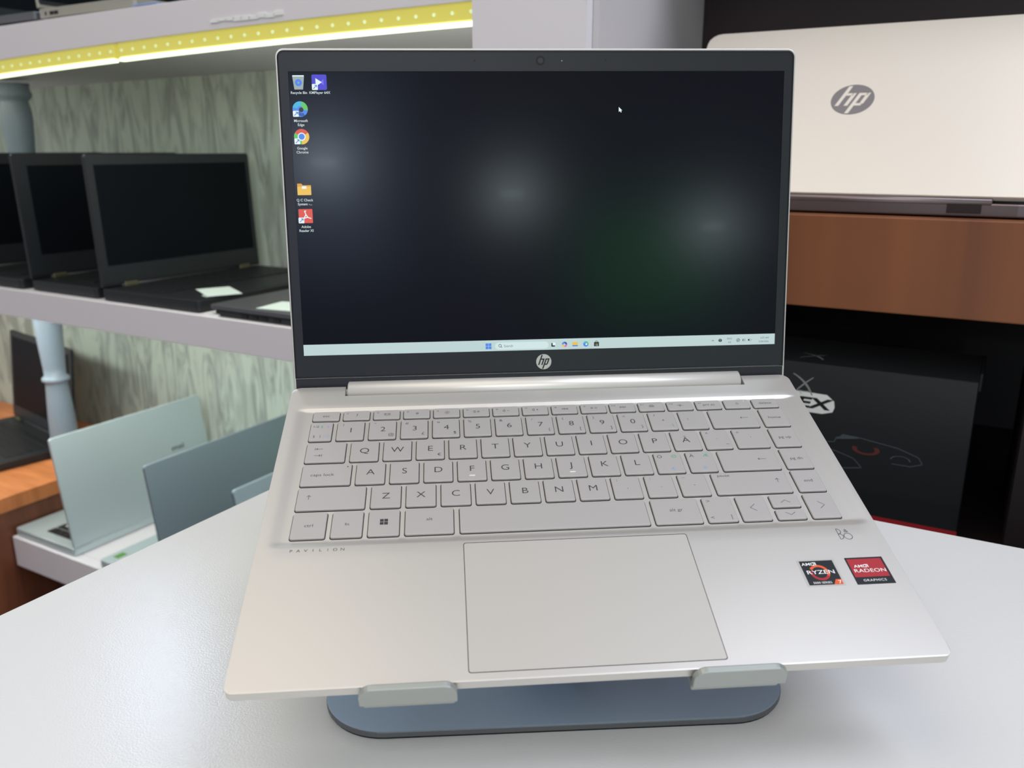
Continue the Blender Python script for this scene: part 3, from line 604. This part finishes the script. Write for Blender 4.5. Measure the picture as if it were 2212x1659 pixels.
# ------------------------------------------------------------------ generic laptops
def frame(a, b, z, ax, ay, tilt=0):
    """origin at front-left corner; ax, ay = local x and y directions in (a, b)"""
    m = Matrix.Identity(4); X_ = RM @ Vector((ax[0], ax[1], 0)); Y_ = RM @ Vector((ay[0], ay[1], 0)); Pn = RM @ Vector((a, b, 0))
    for i in range(3): m[i][0] = X_[i]; m[i][1] = Y_[i]; m[i][2] = (0, 0, 1)[i]; m[i][3] = Pn[i]
    m[2][3] = z + EYE; return m
def laptop(label, mtx, Wd, D, T, H, th, shell, inner, bez, scrm, keysm, lidt=.006, bz=(.012, .012, .018, .028), keys=True, group=None, plates=False, kb=None, barrel_m=None, rad=.004):
    t = thing('laptop', label, 'laptop', mtx, group)
    bm = bmesh.new(); bm_prism(bm, rrect(0, Wd, 0, D, rad * 1.5, 4), .0015, T); bevel(from_bm('base', bm, inner, t), .0012, 2)
    bm = bmesh.new(); bm_prism(bm, rrect(.008, Wd - .008, .008, D - .008, .004, 3), 0, .0016); from_bm('underside', bm, M['rubber'], t)
    if keys:
        kx0, kx1, ky0, ky1 = kb or (.03, Wd - .03, D * .42, D * .86)
        bm = bmesh.new(); nr = 5; pw = (kx1 - kx0) / 14; pd = (ky1 - ky0) / nr
        for r_ in range(nr):
            c_ = 0
            while c_ < 14:
                w = 5 if (r_ == 0 and c_ == 4) else 1
                bm_box(bm, kx0 + c_ * pw + .0012, kx0 + (c_ + w) * pw - .0012, ky0 + r_ * pd + .0012, ky0 + (r_ + 1) * pd - .0012, T - .0002, T + .0016); c_ += w
        bevel(from_bm('keyboard', bm, keysm, t), .0006, 1)
        bm = bmesh.new(); bm_prism(bm, rrect(Wd * .34, Wd * .62, D * .05, D * .36, .002, 3), T, T + .0004); from_bm('touchpad', bm, inner, t)
    LM = Matrix.Translation((0, D - .004, T + .001)) @ Matrix.Rotation(math.radians(th), 4, 'X')
    bm = bmesh.new(); bm_prism(bm, rrect(0, Wd, 0.001, H, rad * 1.5, 4, (0, 0, 1, 1)), -lidt, 0); bevel(from_bm('lid', bm, shell, t, LM), .0010, 2)
    bm = bmesh.new(); bm_prism(bm, rrect(.0012, Wd - .0012, .006, H - .0012, rad, 4), 0, .0006); from_bm('screen_bezel', bm, bez, t, LM)
    bm = bmesh.new(); bm_prism(bm, rrect(bz[0], Wd - bz[1], bz[3], H - bz[2], 0), .0005, .0008); from_bm('screen', bm, scrm, t, LM)
    barrel('hinge_barrel', Wd * .1, Wd * .9, D - .004, T + .0005, .0045, barrel_m or shell, t, n=20)
    if plates:
        for x_ in (.035, Wd - .055):
            bm = bmesh.new(); bm_box(bm, x_, x_ + .024, D - .013, D - .0085, T, T + .0075); bevel(from_bm('hinge_cover', bm, M['brass'], t), .001, 1)
    return t
B_ = (M['black_plastic'], M['black_plastic'], M['black_bezel'], M['black_screen'], M['black_keys'])
gB = 'open black laptops standing side by side on the middle shelf'
# screens face to the right along the shelf: local y = -a, local x = +b
L1 = laptop('rightmost open black laptop on the middle white shelf, white card on its keyboard', frame(-1.020, .838, -.236, (0, 1), (-1, 0)), .334, .225, .019, .208, 88, *B_, group=gB, plates=True, bz=(.014, .010, .016, .034), kb=(.02, .314, .10, .215))
L2 = laptop('middle open black laptop on the middle white shelf, partly behind the rightmost one', frame(-1.266, .842, -.236, (0, 1), (-1, 0)), .334, .178, .018, .210, 87.5, *B_, group=gB, plates=True, bz=(.024, .010, .020, .040), kb=(.03, .30, .05, .15))
L3 = laptop('leftmost open black laptop cut by the picture edge on the middle white shelf', frame(-1.468, .838, -.236, (0, 1), (-1, 0)), .334, .20, .018, .210, 87.5, *B_, group=gB, plates=True, bz=(.024, .010, .020, .040), kb=(.03, .30, .05, .16))
# closed grey laptop
t = thing('closed_laptop', 'closed dark grey laptop lying at the right end of the middle shelf', 'laptop', frame(-.992, .834, -.236, (1, 0), (0, 1)))
bm = bmesh.new(); bm_prism(bm, rrect(.006, .33, .004, .24, .004, 4), 0.0, .0095); bevel(from_bm('base', bm, M['black_plastic'], t), .0015, 2)
bm = bmesh.new(); bm_prism(bm, rrect(0, .33, 0, .245, .006, 4), .0108, .0175); bevel(from_bm('lid', bm, M['grey_metal'], t), .001, 2)
for x_ in (.062, .082, .10, .125):
    bm = bmesh.new(); bm_box(bm, x_, x_ + .012, .0025, .006, .003, .007); from_bm('port', bm, M['rubber'], t)
def card(label, a, b, z, w, d, yaw, name='price_card', cat='card', m=None, h=.0006):
    bm = bmesh.new(); bm_box(bm, 0, w, 0, d, 0, h); o = from_bm(name, bm, m or M['paper']); o.matrix_world = ABZ(a, b, z, yaw); return tag(o, label, cat)
card('white price card lying on the keyboard of the rightmost black laptop', -1.098, .900, -.2148, .080, .052, -28)
card('white price card on top of the closed grey laptop', -.905, .842, -.2183, .075, .06, 8)
card('small white tag on the near corner of the rightmost black laptop', -1.052, .872, -.2165, .022, .012, -20, 'price_tag', 'tag')
card('small crumpled clear wrapper under the near edge of the closed grey laptop', -1.005, .832, -.2358, .03, .014, 5, 'plastic_wrapper', 'wrapper', M['white_mark'], .003)
# silver laptops on the low shelf: local y = +a (away from their user on the left), local x = -b
gS = 'silver laptops seen from behind on the low shelf'
SM = (M['steel_lid'], M['steel_lid'], M['black_bezel'], M['black_screen'], M['black_keys'])
DM = (M['dark_lid'], M['steel_lid'], M['black_bezel'], M['black_screen'], M['black_keys'])
S1 = laptop('light silver laptop at the left end of the low shelf, dark emblem on lid', frame(-1.616, 1.170, -.737, (0, -1), (1, 0)), .335, .190, .016, .213, 98, *SM, kb=(.02, .315, .07, .17), group=gS)
bm = bmesh.new(); bm_text(bm, 'msi', 0, 0, .011, 0, 0, sx=1.5, off=.03)
o = from_bm('emblem', bm, M['print_dim'], S1); o.matrix_local = Matrix.Translation((0, .186, .017)) @ Matrix.Rotation(math.radians(98), 4, 'X') @ Matrix.Translation((.075, .120, -.0064)) @ Matrix.Rotation(math.pi, 4, 'Y')
S2 = laptop('middle grey laptop on the low shelf, green sticker on its palm rest', frame(-1.350, 1.178, -.737, (0, -1), (1, 0)), .345, .190, .016, .213, 98, *DM, kb=(.02, .325, .08, .17), group=gS)
bm = bmesh.new(); bm_box(bm, .305, .325, .012, .026, .016, .0163); from_bm('sticker', bm, mat('green_sticker', lin(96, 150, 60), .5), S2)
S3 = laptop('third grey laptop on the low shelf, only its lid corner showing above the table', frame(-1.140, 1.178, -.737, (0, -1), (1, 0)), .345, .190, .016, .213, 98, *DM, kb=(.02, .325, .08, .17), group=gS)
card('white price card on the keyboard of the light silver laptop', -1.530, .885, -.7185, .05, .055, 10)
# wooden counter at the left, with a black laptop
wc = thing('wooden_counter', 'orange-brown wooden counter at the left end of the low shelf', 'counter', RM)
bm = bmesh.new(); bm_box(bm, -3.2, -1.6195, .55, 1.199, -.685 + EYE, -.655 + EYE); bevel(from_bm('counter_top', bm, M['wood_light'], wc), .001, 2)
bm = bmesh.new(); bm_box(bm, -3.2, -1.6215, .56, 1.199, 0, -.685 + EYE); from_bm('side_panel', bm, M['wood_side'], wc)
L4 = laptop('open black laptop on the orange wooden counter at the far left', frame(-2.105, .885, -.655, (.985, -.174), (.174, .985)), .335, .232, .018, .215, 84, *B_, plates=True, bz=(.012, .012, .014, .03))
# lower cupboard behind the table
lc = thing('lower_cupboard', 'dark purple-brown cupboard front below the low white shelf', 'cupboard', RM)
bm = bmesh.new(); bm_box(bm, -1.61, -.51, .90, 1.19, 0, -.80 + EYE); from_bm('front_panel', bm, mat('purple_brown_board', lin(70, 54, 58), .5), lc)
# laptops on the upper shelf
U1 = laptop('pale silver laptop standing open on the upper shelf, seen side-on', frame(-1.098, .846, .190, (0, 1), (-1, 0)), .32, .226, .015, .21, 86, M['silver_edge'], M['silver_edge'], M['black_bezel'], M['black_screen'], M['black_keys'], bz=(.006, .006, .008, .012))
for y_ in (.205, .187, .176):
    bm = bmesh.new(); bm_box(bm, -.0002, .001, y_, y_ + (.010 if y_ < .2 else .004), .005, .010); from_bm('port', bm, M['rubber'], U1)
U2 = laptop('dark grey laptop beside the pale one on the upper shelf, cut by the picture edge', frame(-1.335, .846, .190, (0, 1), (-1, 0)), .32, .20, .013, .21, 86, M['grey_metal'], M['grey_metal'], M['black_bezel'], M['black_screen'], M['black_keys'])
card('small blue-white card at the front of the upper shelf', -1.09, .835, .1902, .05, .03, 0, m=mat('pale_blue_card', lin(150, 170, 215), .5), h=.002)
bm = bmesh.new()
for i in range(9):
    x0 = -.93 + i * .014; bm_box(bm, x0, x0 + .016, .8275, .8295, .157 + EYE + random.uniform(-.001, .002), .160 + EYE + random.uniform(0, .003))
o = from_bm('adhesive_tape', bm, M['white_mark'], None, RM); tag(o, 'crinkled clear tape stuck to the front of the upper shelf', 'tape')
# champagne laptop in the niche, back to the camera
N1 = laptop('champagne laptop half closed with its back to the viewer on the wooden shelf', frame(.020, 1.035, -.057, (-1, 0), (0, -1)), .325, .217, .0125, .213, 132, M['silver_lid'], M['rear_metal'], M['black_bezel'], M['black_screen'], M['black_keys'], barrel_m=M['rear_metal'], keys=True, rad=.009)
NL = Matrix.Translation((0, .213, .0135)) @ Matrix.Rotation(math.radians(132), 4, 'X')
bm = bmesh.new(); emblem(bm, 0, 0, .0188, 0, 0, 1, 1.03)
o = from_bm('emblem', bm, [M['emblem_grey'], M['silver_lid']], N1); o.matrix_local = NL @ Matrix.Translation((.1625, .113, -.0062)) @ Matrix.Rotation(math.pi, 4, 'Y')
bm = bmesh.new(); bm_box(bm, .040, .066, .2168, .2180, .004, .0115); from_bm('rear_vent', bm, M['wood_dark'], N1)

# black product carton under the wooden shelf
pb = thing('product_carton', 'black product carton with an X logo and red bottom stripe under the wooden shelf', 'carton', ABZ(-.36, .83, -.350))
bm = bmesh.new(); bm_box(bm, 0, .358, 0, .115, 0, .150); bevel(from_bm('carton_body', bm, M['box_black'], pb), .0008, 1)
bm = bmesh.new(); bm_box(bm, .3575, .3605, .030, .112, .134, .1515); bevel(from_bm('flap', bm, M['box_black'], pb), .0006, 1)
bm = bmesh.new(); bm_box(bm, 0, .358, -.0004, 0, .0, .006); from_bm('stripe', bm, M['red'], pb)
FX = Matrix.Translation((0, -.0004, 0)) @ Matrix.Rotation(math.radians(90), 4, 'X')
def arc(bm, p0, p1, bulge, w, mi, n=10):
    (x0, y0), (x1, y1) = p0, p1; dx, dy = x1 - x0, y1 - y0; L_ = math.hypot(dx, dy); nx, ny = -dy / L_, dx / L_
    pt = [(x0 + dx * t / n + nx * bulge * 4 * (t / n) * (1 - t / n), y0 + dy * t / n + ny * bulge * 4 * (t / n) * (1 - t / n)) for t in range(n + 1)]
    for i in range(n): bm_stroke(bm, pt[i], pt[i + 1], w * (1.15 - abs(i / n - .5) * 1.2), 0, mi)
bm = bmesh.new(); arc(bm, (.199, .138), (.219, .116), .003, .0018, 0); arc(bm, (.199, .116), (.218, .136), .001, .0013, 0); arc(bm, (.206, .122), (.215, .122), -.0008, .0010, 0); arc(bm, (.206, .122), (.211, .116), -.0008, .0010, 0)
from_bm('logo', bm, M['print_grey'], pb, FX)
bm = bmesh.new(); bm_flat(bm, [(.150, .101), (.229, .101), (.2385, .104), (.2400, .109), (.2390, .115), (.232, .1205), (.150, .1225)], 0, 0)
bm_flat(bm, [(.152, .1035), (.228, .1035), (.2355, .106), (.2365, .110), (.2355, .1135), (.2305, .118), (.152, .120)], .0001, 0)
bm_text(bm, 'EX', .2190, .1110, .0105, .0003, 1, sx=1.75, off=.05, shear=.15); from_bm('name_plate', bm, [M['white_mark'], M['rubber']], pb, FX)
bm = bmesh.new()
path = [(.232, .073), (.243, .075), (.2445, .080), (.262, .083), (.300, .078), (.318, .072), (.322, .066), (.312, .062), (.296, .062)]
for i in range(len(path) - 1): bm_stroke(bm, path[i], path[i + 1], .0010, 0, 0)
path = [(.200, .070), (.245, .066), (.262, .061), (.270, .053), (.255, .050), (.228, .047)]
for i in range(len(path) - 1): bm_stroke(bm, path[i], path[i + 1], .0010, 0, 0)
bm_ring(bm, .303, .0665, .0075, .0090, 0, 0, 180, 16, 0, .5); bm_ring(bm, .272, .072, .008, .0125, 0, 160, 400, 20, 1, .45)
bm_flat(bm, [(.244, .078), (.262, .081), (.268, .083), (.250, .084)], .0002, 0)
from_bm('printed_drawing', bm, [M['print_dim'], M['print_dimred']], pb, FX)
bm = bmesh.new(); arc(bm, (.199, .040), (.222, .018), .004, .003, 0); arc(bm, (.200, .018), (.222, .040), .001, .002, 0)
from_bm('top_logo', bm, M['print_grey'], pb, Matrix.Translation((0, 0, .1503)))
